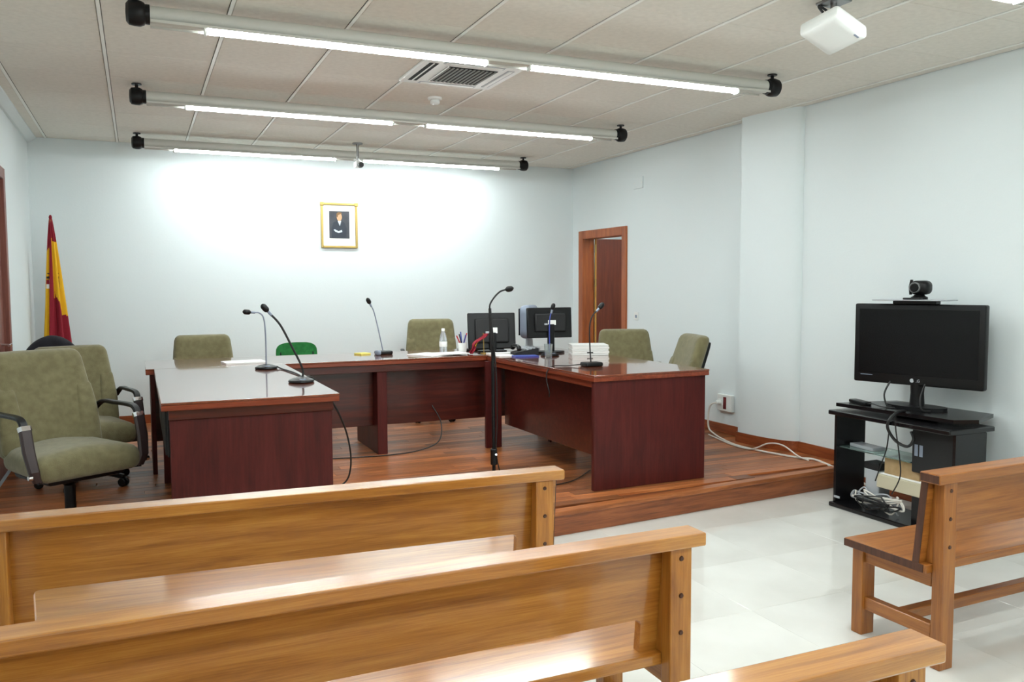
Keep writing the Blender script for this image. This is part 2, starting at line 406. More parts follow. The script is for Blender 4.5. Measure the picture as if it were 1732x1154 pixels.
# --- left door, closed
d2 = struct(MB().box(XL-T, XL+.018, LDY0-.07, LDY0+.015, ZP, LDZ+.07, .004).box(XL-T, XL+.018, LDY1-.015, LDY1+.07, ZP, LDZ+.07, .004).box(XL-T, XL+.018, LDY0+.015, LDY1-.015, LDZ-.015, LDZ+.07, .004).build('door_2', M_redoor), 'reddish brown door at the left edge of the picture', 'door')
lf2 = MB().box(XL-.06, XL-.02, LDY0+.016, LDY1-.016, ZP+.005, LDZ-.016, .002).build('door_leaf', M_redoor, d2)
MB().tube(bez([(XL-.02, 6.98, 1.08), (XL+.035, 6.98, 1.08), (XL+.04, 6.96, 1.08), (XL+.04, 6.86, 1.08)], 4), .009).build('door_handle', M_chrome, lf2)

# ================================================================= CEILING LAMPS
def lamp(y, label, rx0=.035, rx1=3.87):
    t = thing('ceiling_lamp', label, 'lamp', (0, y, ZC), 0, 'ceiling tube lamps')
    zc = -.085
    MB().lathe([(.03, rx0+.03), (.042, rx0+.031), (.042, rx1-.031), (.03, rx1-.03)], (0, 0, zc), 'x', 18).build('pipe', M_wpipe, t)
    for s_ in (-1, 1): MB().box(rx0+.06, rx1-.06, min(s_*.018, s_*.056), max(s_*.018, s_*.056), zc-.036, zc-.034).box(rx0+.06, rx1-.06, min(s_*.0545, s_*.056), max(s_*.0545, s_*.056), zc-.047, zc-.036).build('added_cutoff_fin', M_wpipe, t)  # added fins and lips, keep tube light off ceiling and upper wall
    for (a, s_) in ((rx0, 1), (rx1, -1)):
        prof = [(.0, -.048), (.040, -.046), (.055, -.034), (.059, -.01), (.059, .016), (.052, .034), (.046, .038), (.046, .058), (.03, .06)]
        e = MB().lathe([(r, h*s_) for r, h in prof], (a, 0, zc), 'x', 20).build('end_cap', M_black, t)
        MB().tube([(a, 0, zc+.05), (a, 0, -.006)], .011, 8).lathe([(.032, -.008), (.032, 0)], (a, 0, 0), 'z', 14).build('ceiling_mount', M_black, e)
    for a, b in ((.347, 1.82), (2.10, 3.57)):
        MB().lathe([(.001, a), (.023, a+.002), (.023, b-.002), (.001, b)], (0, 0, zc-.041), 'x', 12).build('light_tube', M_tube, t)
    for a in (.335, 1.822, 2.088, 3.572):
        MB().box(a, a+.012, -.025, .025, zc-.066, zc-.02, .002).build('tube_socket', M_white, t)
    return t
lamp(8.33, 'long ceiling tube lamp farthest back, just in front of the back wall')
lamp(6.32, 'long ceiling tube lamp in the middle row, beyond the air conditioner')
lamp(4.42, 'long ceiling tube lamp of the near full row, crossing the air conditioner')
lamp(2.52, 'long ceiling tube lamp mostly above the frame, its tip at top right')
lamp(.5, 'long ceiling tube lamp overhead outside the top of the picture')
lamp(-1.5, 'long ceiling tube lamp over the rear of the hall, behind the viewer')

t = thing('corridor_fill_light', 'unseen lamp added in the corridor to light the open door', 'lamp', (5.5, 7.7, ZC-.05))  # added fill lamp, out of sight, brightens the open door leaf
MB().box(-.1, .1, -.5, .5, -.03, 0, .005).build('fill_housing', M_white, t)
MB().tube([(0, -.47, -.045), (0, .47, -.045)], .016, 8).build('light_tube', M_tube, t)
# ================================================================= CEILING FITTINGS
t = thing('air_conditioner', 'white square ceiling air conditioner cassette with grey grille', 'air conditioner', (1.955, 5.17, ZC))
MB().box(-.325, .325, -.31, .31, -.022, 0, .008, 2).build('panel', M_white, t)
g = MB().box(-.155, .185, -.19, .19, -.026, -.02, .002).build('grille', M_dark, t)
for k in range(12):
    x = -.14+k*.0282; MB().box(-.007, .007, -.185, .185, -.03, -.025, .001).build('grille_slat', M_grille, g, (x, 0, 0), (0, 0, 0))
for nm, (a, b, c, d) in (('air_slot', (-.285, -.225, -.23, .23)), ('air_slot', (.235, .285, -.23, .23)), ('air_slot', (-.2, .2, -.285, -.235)), ('air_slot', (-.2, .2, .235, .285))):
    dark = a < -.22
    s_ = MB().box(a, b, c, d, -.024, -.02, .001).build('air_slot', M_dark if dark else M_lgrey, t)
    if dark: MB().box(a+.024, a+.034, c, d, -.027, -.0235, .001).build('vane', M_white, s_)
    else: MB().box(a+.012, b-.012, c+.012, d-.012, -.027, -.0235, .001).build('vane', M_white, s_)
MB().box(-.155, -.148, -.2, .2, -.03, -.021, .001).build('grille_frame', M_white, t)
t = thing('smoke_detector', 'small white smoke detector beside the air conditioner', 'smoke detector', (2.04, 5.93, ZC))
MB().lathe([(.052, 0), (.052, -.012), (.046, -.018), (.0, -.018)], seg=20).build('base', M_white, t)
MB().lathe([(.03, -.017), (.03, -.026), (.034, -.028), (.034, -.042), (.026, -.05), (0, -.052)], seg=20).build('sensor_head', M_white, t)
t = thing('projector', 'white projector hung from the ceiling at upper right', 'projector', (3.12, 3.14, ZC))
pz = Vector((.25, .25, .935)).normalized(); px_ = Vector((.913, -.408, 0)); px_ = (px_-pz*px_.dot(pz)).normalized(); pyv = pz.cross(px_)
q1 = (px_*.82+pyv*.57).normalized(); q2 = pz.cross(q1)
PM = Matrix(((q1.x, q2.x, pz.x, 0), (q1.y, q2.y, pz.y, 0), (q1.z, q2.z, pz.z, -.155), (0, 0, 0, 1)))
pb = MB().cushion((0, 0, 0), (.24, .215, .07), .018, 8).build('body', M_white, t); pb.matrix_local = PM
MB().tube([(.03, .03, -.12), (.03, .03, -.01)], .016, 10).box(-.03, .09, -.03, .09, -.012, 0, .003).build('bracket', M_steel, t)
MB().tube(bez([(-.02, .0, -.11), (-.07, .02, -.05), (-.02, .07, -.02), (.05, .09, -.03), (.08, .06, -.09)], 5), .006, 6).build('cable', M_blk2, t)
bd_ = MB().box(.05, .085, -.085, -.075, -.0358, -.0345).build('badge', M_grey, pb)
t = thing('security_camera', 'small black and white camera hung before the back tube lamp', 'camera', (1.99, 8.1, ZC))
MB().lathe([(.05, 0), (.05, -.012), (.0, -.012)], seg=16).build('ceiling_plate', M_steel, t)
MB().tube([(0, 0, -.01), (0, 0, -.17)], .013, 10).build('stem', M_steel, t)
MB().tube([(-.03, .02, -.16), (0, 0, -.17), (.01, -.02, -.19)], .014, 8).build('joint', M_white, t)
MB().box(-.03, .03, -.06, .05, -.235, -.18, .008, 2).build('body', M_white, t, rot=(0, 0, 0))
MB().lathe([(.0, -.11), (.024, -.11), (.028, -.09), (.026, -.055)], (0.008, 0, -.22), 'y', 14).build('lens', M_black, t)

# ================================================================= WALL FITTINGS
t = thing('wall_socket', 'white wall socket box with a red outlet and plug', 'socket', (XR, 6.0, .43))
MB().box(-.035, 0, -.1, .1, -.075, .075, .006, 2).build('box', M_white, t)
MB().box(-.038, -.034, -.03, .012, -.055, .055, .002).build('red_outlet', M_drk, t)
MB().box(-.04, -.034, .03, .08, -.03, .03, .003).build('white_outlet', M_white, t)
MB().lathe([(.022, -.04), (.022, -.07), (.014, -.078), (0, -.078)], (0, .055, 0), 'x', 14).build('plug', M_white, t)
t = thing('light_switch', 'small light switch on the right wall beside the door', 'switch', (XR, 7.5, 1.16))
MB().box(-.008, 0, -.04, .04, -.04, .04, .003).build('plate', M_white, t)
MB().box(-.014, -.007, -.014, .014, -.018, .012, .003).build('button', M_grey, t)
t = thing('junction_cover', 'pale square cover plate high on the right wall', 'cover plate', (XR, 7.47, 2.55))
MB().box(-.012, 0, -.085, .085, -.06, .06, .003).build('plate', M_wall, t)
for a in (-.07, .07): MB().lathe([(.006, -.011), (.006, -.014), (0, -.014)], (0, a, 0), 'x', 8).build('screw', M_white, t)
# picture
t = thing('framed_portrait', 'gilt framed portrait of a person in dark suit on back wall', 'picture', (1.978, YB, 2.132))
hw, hh = .195, .238
fr = MB()
for (a, b, c, d) in ((-hw, -hw+.024, -hh, hh), (hw-.024, hw, -hh, hh), (-hw+.024, hw-.024, hh-.024, hh), (-hw+.024, hw-.024, -hh, -hh+.024)):
    fr.box(a, b, -.026, 0, c, d, .005, 2)
fr.build('frame', M_gold, t)
for sx in (-1, 1):
    MB().box(sx*(hw-.012)-.02, sx*(hw-.012)+.02, -.031, -.02, hh-.034, hh+.006, .006, 2).build('frame_corner', M_gold, t)
MB().box(-hw+.02, hw-.02, -.014, -.002, -hh+.02, hh-.02).build('mount', M_matb, t)
pr = MB().box(-.107, .108, -.0165, -.013, -.136, .152).build('print', M_pbg, t)
def disc(cx, cz, rx, rz, y, name, m, n=20, a0=0, a1=2*PI):
    MB().prism([(cx+rx*math.cos(a0+(a1-a0)*k/n), cz+rz*math.sin(a0+(a1-a0)*k/n)) for k in range(n)], y, y+.0012, 'y').build(name, m, pr)
MB().prism([(-.085, -.13), (.07, -.13), (.078, -.03), (.055, .03), (.02, .05), (-.03, .05), (-.065, .03), (-.082, -.03)], -.0182, -.0164, 'y').build('suit', M_suit, pr)
MB().prism([(-.018, .05), (.02, .05), (.004, -.005)], -.0190, -.018, 'y').build('shirt', M_shirt, pr)
disc(.0, .09, .028, .042, -.0196, 'face', M_skin)
MB().prism([(-.03, .095), (-.03, .125), (-.012, .14), (.02, .138), (.03, .12), (.012, .122), (-.012, .11), (-.018, .085)], -.0206, -.0194, 'y').build('hair', M_hair, pr)
MB().prism([(-.062, -.045), (-.05, -.04), (-.01, -.06), (.025, -.045), (.03, -.068), (-.01, -.078), (-.045, -.066)], -.0200, -.018, 'y').build('hands', M_shirt, pr)

# ================================================================= FLAG
t = thing('flag_on_pole', 'red and yellow flag draped on a pole in the corner', 'flag', (-.70, 8.62, ZP))
MB().lathe([(.15, 0), (.15, .02), (.05, .05), (.018, .06)], seg=24).build('pole_base', M_gold, t)
MB().tube([(0, 0, .05), (0, 0, 1.95)], .014, 10).build('pole', M_frame, t)
fm = MB(); NU, NV = 132, 100
zt, zb = 1.97, .62
def flag_r(u, z):
    k = min(max((zt-z)/(zt-zb), 0), 1)
    return .012+(.104*k**.8)*(1+.30*math.cos(7*u+1.2*k)+.12*math.cos(13*u+2))
grid = []
for j in range(NV+1):
    z = zt-(zt-zb)*j/NV; ring = []
    for i in range(NU):
        u = 2*PI*i/NU; r = flag_r(u, z); zz = z+(.03*math.sin(3*u)*(j/NV))
        ring.append(fm.bm.verts.new((r*math.cos(u)*.88+.015*j/NV, r*math.sin(u)*.8, zz)))
    grid.append(ring)
fm.bm.faces.new(grid[0])
def flag_col(u, z):
    v = math.cos(u)      # -1 left .. 1 right
    s = math.sin(u)
    if s > .35: return 0
    zz = z+ZP
    if v < -.55: return 1 if zz < 1.80+.2*(v+1) else 0
    if v < -.02: return 0
    if v < .12: return 1 if 1.38 < zz < 1.93 else 0
    if v < .2: return 0 if zz < 1.45 else (1 if zz < 1.9 else 0)
    lo = 1.42-.22*(v-.2); hi = 1.90
    return 1 if lo < zz < hi else 0
for j in range(NV):
    for i in range(NU):
        f = fm.bm.faces.new((grid[j][i], grid[j][(i+1) % NU], grid[j+1][(i+1) % NU], grid[j+1][i]))
        f.material_index = flag_col(2*PI*(i+.5)/NU, zt-(zt-zb)*(j+.5)/NV)
fl_o = fm.build('cloth', [M_red, M_yellow], t, angle=180)
MB().lathe([(.0, 1.95), (.012, 1.96), (.014, 1.975), (.008, 1.99), (0, 1.995)], seg=12).build('finial', M_red, t)
# coat of arms: crown, shield and side pillars, seen in folds on both flanks of the yellow band
for u_ in (2*PI-.55, PI+.75):
    def fp(z, du=0, out=.004):
        r = flag_r(u_+du, z)+out; return Vector((r*math.cos(u_+du)*.88+.015*(zt-z)/(zt-zb), r*math.sin(u_+du)*.8, z))
    def patch(name, m, z0, z1, d0, d1, out):
        e = MB(); rows = []
        for a_ in range(4):
            zz = z0+(z1-z0)*a_/3; rows.append([e.bm.verts.new(fp(zz, d0+(d1-d0)*b_/4, out)) for b_ in range(5)])
        for a_ in range(3):
            for b_ in range(4): e.bm.faces.new((rows[a_][b_], rows[a_][b_+1], rows[a_+1][b_+1], rows[a_+1][b_]))
        return e.build(name, m, fl_o)
    patch('crest_shield', M_matb, 1.33, 1.41, -.16, .16, .004); patch('crest_quarter', M_red, 1.37, 1.41, -.16, 0, .006)
    patch('crest_crown', M_blk2, 1.42, 1.44, -.16, .16, .005); patch('crest_finial', M_blk2, 1.46, 1.47, -.12, .12, .005)
# ================================================================= DESKS
DT = .912
def desk_slab(t, x0, x1, y0, y1, mt, me, rails):
    MB().box(x0, x1, y0, y1, DT-ZP-.012, DT-ZP, .003, 2).build('desktop', mt, t)
    MB().box(x0+.001, x1-.001, y0+.001, y1-.001, DT-ZP-.042, DT-ZP-.012, .003).build('desktop_edge', me, t)
H0 = DT-ZP
# left desk
t = thing('desk', 'dark red wooden desk on the left, end panel to the benches', 'desk', (.085, 4.5, ZP), 0, 'courtroom desks')
desk_slab(t, 0, .90, 0, 1.895, M_dtopy, M_dedge, None)
MB().box(.035, .87, .03, .06, H0-.095, H0-.042, .003).build('apron', M_dx, t)
MB().box(.04, .865, .045, .075, 0, H0-.095, .003).build('end_panel', M_dz, t)
MB().box(.04, .865, 1.6, 1.63, 0, H0-.042, .003).build('end_panel', M_dz, t)
MB().box(.80, .82, .075, 1.6, .22, H0-.042, .003).build('modesty_panel', M_dx, t)
dr = MB().box(.03, .42, .12, 1.55, H0-.30, H0-.042, .004).build('drawer_unit', M_blk2, t)
for k in range(2): MB().box(.02, .031, .14+k*.71, .82+k*.71, H0-.29, H0-.05, .002).build('drawer_front', M_blk2, dr)
# centre desk
t = thing('desk', 'long dark red wooden desk across the back, facing the hall', 'desk', (.03, 6.4, ZP), 0, 'courtroom desks')
desk_slab(t, 0, 3.5, 0, .76, M_dtop, M_dedge, None)
MB().box(.9, 2.6, .02, .045, H0-.10, H0-.042, .003).build('apron', M_dx, t)
for a, b in ((.03, .06), (1.675, 1.755), (3.42, 3.46)):
    MB().box(a, b, .03, .72, 0, H0-.042, .003).build('leg_panel', M_dz, t)
for a, b in ((.06, 1.675), (1.755, 3.42)):
    MB().box(a, b, .165, .185, .215, H0-.042, .003).build('modesty_panel', M_dx, t)
# right desk
t = thing('desk', 'dark red wooden desk on the right near the podium edge', 'desk', (2.655, 4.645, ZP), math.radians(1.0), 'courtroom desks')
desk_slab(t, 0, .92, 0, 1.73, M_dtopy, M_dedgey, None)
MB().box(.03, .89, .03, .05, H0-.075, H0-.042, .003).build('apron', M_dedge, t)
MB().box(.02, .04, .05, 1.69, H0-.085, H0-.042, .003).build('apron', M_dedgey, t)
MB().box(.015, .905, .025, .06, 0, H0-.042, .003).build('end_panel', M_dz, t)
MB().box(-.04, .10, 1.66, 1.695, 0, H0-.042, .003).build('leg_panel', M_dz, t)
MB().box(.14, .16, .06, 1.69, .185, H0-.042, .003).build('modesty_panel', M_dx, t)
MB().box(.55, .57, 1.66, 1.695, 0, H0-.042, .003).build('leg_panel', M_dz, t)

# ================================================================= BENCHES
def bench(label, loc, rz, L=2.0, W=None):
    """origin: right end? -> local x 0..L, rear face of posts at y=0, seat towards +y"""
    t = thing('bench', label, 'bench', loc, rz, 'wooden public benches')
    SH, CH = .41, .775; D = .45
    wx, wy, wz = W or (M_bx, M_by, M_bz)
    pw = .075
    for k, x0 in enumerate((.03, L-.03-pw)):
        MB().box(x0, x0+pw, 0, .045, 0, CH-.04, .004, 2).build('rear_post', wz, t)
        MB().box(x0, x0+pw, D-.075, D-.02, 0, SH-.035, .004, 2).build('front_leg', wz, t)
        MB().box(x0+.015, x0+.055, .055, D-.075, .11, .165, .003).build('side_stretcher', wy, t)
        MB().box(x0+.012, x0+.06, .055, D-.075, SH-.095, SH-.035, .003).build('side_rail', wy, t)
        # backrest end cleat beside the post
        MB().prism([(.0452, SH+.002), (.0765, SH+.002), (.0465, CH-.042), (.0452, CH-.042)], x0+.004, x0+pw-.004, 'x').build('back_wedge', wz, t)
        for z in (SH+.075, SH+.185, SH+.295):
            MB().lathe([(.0, -.004), (.006, -.004), (.008, .0), (.008, .01)], (x0+pw*.5, 0, z), 'y', 10).build('peg', M_peg, t)
    MB().box(.055, L-.055, .20, .245, .115, .16, .003).build('long_stretcher', wx, t)
    MB().box(0, L, .046, D, SH-.035, SH, .005, 2).build('seat', wx, t)
    MB().box(-.012, L+.012, -.012, .078, CH-.04, CH, .005, 2).build('top_cap', wx, t)
    # backrest board, leaning: bottom forward; slot cut along its lower edge
    bm = MB(); y_top, y_bot, th = .047, .078, .03
    def Y(z): return y_bot+(y_top-y_bot)*(z-SH)/(CH-.04-SH)
    z1 = CH-.04; zs = SH+.105; xa, xb = .16, L-.16; rr = .016
    # end pieces + upper board as one outline (prism along y then sheared)
    out = [(.0, SH), (xa, SH), (xa, zs-rr), (xa+rr*.3, zs-rr*.3), (xa+rr, zs), (xb-rr, zs), (xb-rr*.3, zs-rr*.3), (xb, zs-rr), (xb, SH), (L, SH), (L, z1), (0, z1)]
    A = [bm.bm.verts.new((p[0], Y(p[1]), p[1])) for p in out]; B = [bm.bm.verts.new((p[0], Y(p[1])+th, p[1])) for p in out]
    bm.bm.faces.new(A); bm.bm.faces.new(B[::-1])
    for k in range(len(out)): bm.bm.faces.new((A[k], B[k], B[(k+1) % len(out)], A[(k+1) % len(out)]))
    bo = bm.build('backrest', wx, t, angle=20)
    for x0 in (-.003, L):
        e = MB(); q = [(Y(SH), SH), (Y(SH)+th, SH), (Y(z1)+th, z1), (Y(z1), z1)]
        e.prism(q, x0, x0+.003, 'x').build('end_grain', M_end, bo)
    for x0 in (-.0135, L+.0115): MB().box(x0, x0+.002, -.007, .073, CH-.035, CH-.005).build('cap_end_grain', M_end if W else wy, t)
    for x0 in (-.003, L): MB().box(x0, x0+.003, .06, D-.003, SH-.033, SH-.002).build('seat_end_grain', M_end, t)
    return t
bench('wooden bench with slotted back, nearest the podium on the left', (-.505, 2.99, 0), math.radians(-3.4))
bench('wooden bench with slotted back, in the middle of left side', (-.52, 1.962, 0), 0)
bench('wooden bench at the bottom edge, only its top corner showing', (-.55, 1.165, 0), math.radians(-.6))
bench('darker wooden bench on the right in front of television stand', (2.745, 2.18, 0), math.radians(1.2), 1.98, (M_b2x, M_b2y, M_b2z))

# ================================================================= OFFICE CHAIRS
def back_fn(w0, w1, curve, tilt):
    def fn(x, y, z):
        k = (z+.28)/.56                       # 0 bottom .. 1 top
        sc = w0+(w1-w0)*max(0, min(1, k))**2
        xx = x*sc
        yy = y + curve*(x/.26)**2*-1*.5 - .02*math.cos((k-.25)*PI*1.2)
        return (xx, yy+math.tan(tilt)*z, z)
    return fn
def office_chair(label, loc, rz, lift=0):
    """faces -y; origin on the floor under the column"""
    t = thing('office_chair', label, 'chair', loc, rz, 'olive swivel chairs')
    z = lift
    def seat_fn(x, y, zz):
        dz = -.02*(abs(x)/.26)**2*0+.012*math.cos(x*11)*max(0, zz/.07)
        if y < -.16: dz -= (abs(y)-.16)**2*3.2
        return (x*(1+.06*(-y/.25)), y, zz+dz)
    MB().cushion((0, -.02, .405+z), (.53, .50, .14), .06, 12, seat_fn).build('seat', M_fab, t)
    MB().box(-.2, .2, -.2, .2, .30+z, .345+z, .02, 2).build('seat_pan', M_black, t)
    MB().cushion((0, .275, .68+z), (.50, .115, .57), .05, 14, back_fn(1.06, .92, .04, math.radians(12))).build('backrest', M_fab, t)
    MB().cushion((0, .325, .665+z), (.46, .05, .50), .02, 8, back_fn(1.06, .92, .04, math.radians(12))).build('back_shell', M_black, t)
    for s_ in (-1, 1):
        x = s_*.295
        MB().cushion((s_*.205, .195, .60+z), (.12, .055, .36), .027, 10, lambda a, b, c: (a*(1-.25*max(0, c/.18)), b+math.tan(math.radians(12))*c+.02*max(0, c/.18)**2, c)).build('side_bolster', M_fab, t)
        pth = bez([(x-s_*.02, .27, .60+z), (x, .20, .655+z), (x, .05, .66+z), (x, -.11, .66+z), (x, -.165, .645+z), (x, -.195, .60+z)], 5)
        a = MB().strip(pth, .04, .02).build('armrest', M_black, t)
        MB().strip([(x, -.195, .605+z), (x, -.225, .50+z), (x-s_*.01, -.25, .40+z), (x-s_*.03, -.24, .345+z)], [.058, .058, .052, .045], .03).build('arm_front', M_armw, a)
        MB().strip([(x, -.186, .622+z), (x, -.198, .60+z)], .062, .036).build('chrome_band', M_chrome, a)
        MB().lathe([(0, s_*.02), (.012, s_*.018), (.014, s_*.0)], (x, -.25, .375+z), 'x', 10).build('chrome_bolt', M_chrome, a)
        MB().strip([(x-s_*.03, -.24, .345+z), (x-s_*.12, -.12, .325+z)], .04, .016, (0, 1, .2)).build('arm_bracket', M_black, a)
    MB().lathe([(.05, .30+z), (.05, .27+z), (.028, .25+z), (.028, .12), (.045, .11), (.05, .07)], seg=16).build('gas_column', M_black, t)
    MB().tube([(.05, 0, .30+z), (.25, -.02, .30+z)], .006, 6).build('lever', M_black, t)
    for k in range(5):
        a = 2*PI*k/5+.35; c, s2 = math.cos(a), math.sin(a)
        lg = MB().strip([(c*.03, s2*.03, .10), (c*.17, s2*.17, .085), (c*.29, s2*.29, .065)], [.055, .045, .034], .032, (-s2, c, 0)).build('base_leg', M_black, t)
        ct = MB()
        for o in (-.016, .016):
            px, py_ = c*.285-s2*o, s2*.285+c*o
            m4 = Matrix.Translation((px, py_, .029)) @ Matrix.Rotation(a+PI/2, 4, 'Z')
            n0 = len(ct.bm.verts); ct.lathe([(0, -.011), (.024, -.011), (.029, -.006), (.029, .006), (.024, .011), (0, .011)], seg=14, axis='x')
            ct.bm.verts.ensure_lookup_table(); bmesh.ops.transform(ct.bm, matrix=m4, verts=ct.bm.verts[n0:])
        ct.tube([(c*.285, s2*.285, .03), (c*.285, s2*.285, .07)], .008, 8)
        ct.build('caster', M_black, lg)
    return t
office_chair('olive swivel chair nearest the viewer at the left edge', (-.37, 5.04, ZP), math.radians(29), .03)
office_chair('olive swivel chair just behind the leftmost one', (-.36, 6.32, ZP), math.radians(16), -.035)
office_chair('olive swivel chair behind the long desk, left of the green chair', (.51, 7.55, ZP), 0, -.05)
office_chair('olive swivel chair behind the long desk beside the water bottle', (2.68, 7.95, ZP), math.radians(-16), .03)
office_chair('olive swivel chair facing the hall behind the right desk', (4.04, 6.42, ZP), math.radians(-22), -.04)
office_chair('olive swivel chair seen sideways at the right desk corner', (3.815, 5.69, ZP), math.radians(-106), -.03)

def visitor_chair(name, label, loc, rz, m, group=None):
    t = thing(name, label, 'chair', loc, rz, group)
    MB().cushion((0, 0, .43), (.46, .44, .07), .03, 8).build('seat', m, t)
    # rounded-top backrest
    pts = [(-.19, .56)]
    for k in range(13):
        a = PI-PI*k/12; pts.append((.19*math.copysign(abs(math.cos(a))**.55, math.cos(a)), .74+.10*abs(math.sin(a))**.7))
    pts.append((.19, .56))
    MB().prism(pts, .215, .25, 'y').build('backrest', m, t, rot=(math.radians(-6), 0, 0))
    for sx in (-1, 1):
        for sy in (-1, 1):
            MB().tube([(sx*.2, sy*.19, 0), (sx*.19, sy*.17, .40)], .011, 8).build('leg', M_black, t)
        MB().tube([(sx*.15, .18, .42), (sx*.15, .27, .50), (sx*.15, .30, .72)], .01, 8).build('back_post', M_black, t)
    return t
visitor_chair('visitor_chair', 'green visitor chair behind the long desk', (1.355, 7.72, ZP), 0, M_green, 'green visitor chairs')
visitor_chair('visitor_chair', 'green visitor chair by the flag, mostly hidden by olive chairs', (-.44, 8.1, ZP), .2, M_green, 'green visitor chairs')
# dark chair with a garment over the back
t = thing('draped_chair', 'chair under a black garment in front of the flag', 'chair', (-.60, 7.2, ZP), .1)
MB().cushion((0, 0, .43), (.48, .46, .08), .03, 8).build('seat', M_navy, t)
MB().cushion((0, .23, .70), (.44, .09, .50), .04, 10, lambda x, y, z: (x*(1-.25*max(0, z/.25)**2), y+.15*z, z-(.10*(x/.22)**2 if z > 0 else 0))).build('backrest', M_black, t)
def drape(x, y, z):
    k = max(0, z/.23)
    return (x*(1-.33*k**1.5)+.006*math.sin(z*50), y+.15*z+.008*math.sin(x*40+z*12), z-.09*(x/.25)**2*k)
MB().cushion((0, .225, .735), (.50, .14, .46), .06, 16, drape).build('garment', M_navy, t)
for sx in (-1, 1):
    for sy in (-1, 1): MB().tube([(sx*.2, sy*.19, 0), (sx*.19, sy*.17, .40)], .012, 8).build('leg', M_black, t)

# ================================================================= TELEVISION, STAND
t = thing('tv_stand', 'black television stand with open shelves against the right wall', 'tv stand', (4.22, 3.73, 0), 0)
# local: x depth to wall 0..0.46, y -0.47..0.45 (trapezoid, narrower at the back)
def rect(x0, x1, y0, y1): return [(x0, y0), (x1, y0), (x1, y1), (x0, y1)]
MB().box(-.01, .31, -.50, .46, 0, .03, .006, 2).build('bottom_board', M_stand, t)
MB().box(-.03, .35, -.46, .46, .625, .655, .006, 2).build('top_board', M_stand, t)
MB().box(.02, .28, .43, .45, .03, .625, .001).build('side_panel', M_stand, t)
MB().box(.02, .28, -.46, -.44, .03, .625, .001).build('side_panel', M_stand, t)
cb_ = MB().box(.07, .28, -.44, -.13, .345, .625, .002).build('upper_cabinet', M_stand, t)
MB().box(.058, .07, -.435, -.135, .35, .62, .002).build('cabinet_door', M_blk2, cb_)
for a in (-.20, -.165): MB().box(.0555, .0585, a-.012, a+.012, .45, .52, .001).build('vent', M_grey, cb_)
MB().box(.07, .28, -.44, -.13, .03, .195, .002).build('lower_cabinet', M_stand, t)
MB().box(.05, .28, -.13, .43, .40, .408).build('glass_shelf', M_glass, t)
MB().box(.016, .0195, .39, .44, .06, .075, .0005).build('label_plate', M_lgrey, t)
MB().tube([(.26, -.03, .03), (.26, -.03, .625)], .009, 8).build('support_rod', M_steel, t)
# swivel shelf board on top
sw = tag(MB().prism([(4.27, 4.20), (4.72, 4.10), (4.76, 3.42), (4.47, 3.30), (4.33, 3.36)][::1], .672, .695).build('swivel_board', M_stand), 'black swivel board under the television', 'board')
MB().lathe([(.12, .655), (.12, .672)], (4.5, 3.75, 0), 'z', 20).build('turntable', M_black, sw)
# television
tv = thing('television', 'black flat television standing on the swivel board', 'television', (4.53, 3.785, .695), math.atan2(.229, .782)+math.radians(-90)+math.radians(0))
# local x along the screen width, -y towards the room
tw, th = .815, .52; zb = .148
tv.rotation_euler = (0, 0, math.atan2(-.782, .229))
MB().box(-tw/2, tw/2, -.03, .03, zb, zb+th, .012, 3).build('casing', M_black, tv)
scn = MB().box(-tw/2+.035, tw/2-.035, -.032, -.028, zb+.065, zb+th-.035).build('screen', M_scr, tv)
MB().box(-.3, .3, .03, .06, zb+.08, zb+th-.08, .02, 2).build('rear_housing', M_blk2, tv)
MB().lathe([(.045, .02), (.04, .1), (.045, zb+.05)], (0, .01, 0), 'z', 16).build('neck', M_black, tv)
MB().prism([(.19*math.cos(2*PI*k/28), .10*math.sin(2*PI*k/28)) for k in range(28)], 0, .02).build('foot', M_black, tv)
def text(name, s, size, m, parent, loc, rot, ext=.0008):
    cu = bpy.data.curves.new(name, 'FONT'); cu.body = s; cu.size = size; cu.extrude = ext; cu.align_x = 'CENTER'
    tmp = bpy.data.objects.new(name+'_tmp', cu); COL.objects.link(tmp); bpy.context.view_layer.update()
    me = bpy.data.meshes.new_from_object(tmp.evaluated_get(bpy.context.evaluated_depsgraph_get()))
    bpy.data.objects.remove(tmp); bpy.data.curves.remove(cu); me.materials.clear(); me.materials.append(m)
    o = bpy.data.objects.new(name, me); COL.objects.link(o); o.parent = parent; o.location = loc; o.rotation_euler = rot; return o
lg = MB().lathe([(.0, -.0325), (.013, -.0325), (.013, -.029)], (-.018, 0, zb+.032), 'y', 18).build('logo', M_lgrey, tv)
text('logo_letters', 'LG', .026, M_lgrey, tv, (.016, -.0315, zb+.023), (PI/2, 0, 0))
MB().box(-tw/2+.05, -tw/2+.13, -.0315, -.03, zb+.048, zb+.052).build('badge', M_grey, tv)
# conferencing camera + its tray on the tv
cm = thing('tray_shelf', 'thin tray fixed on top of the television', 'tray', (4.53, 3.785, .695+zb+th), math.atan2(-.782, .229))
MB().box(-.26, .20, -.10, .09, .022, .030, .003).build('tray', M_lgrey, cm)
MB().box(-.15, .12, -.04, .03, 0, .022, .003).build('clamp', M_black, cm)
MB().box(-.06, .05, -.101, -.06, .03, .042, .003).build('front_lip', M_blk2, cm)
vc = thing('video_camera', 'small black conference camera on top of the television', 'camera', (4.53, 3.785, .695+zb+th+.030), math.atan2(-.782, .229))
MB().lathe([(.05, 0), (.05, .015), (.035, .022), (.03, .03)], seg=20).build('base', M_black, vc)
MB().cushion((.01, .0, .075), (.12, .10, .09), .035, 10).build('head', M_black, vc)
MB().lathe([(.0, -.075), (.022, -.075), (.028, -.068), (.03, -.04)], (-.005, 0, .075), 'y', 18).build('lens', M_scr, vc)
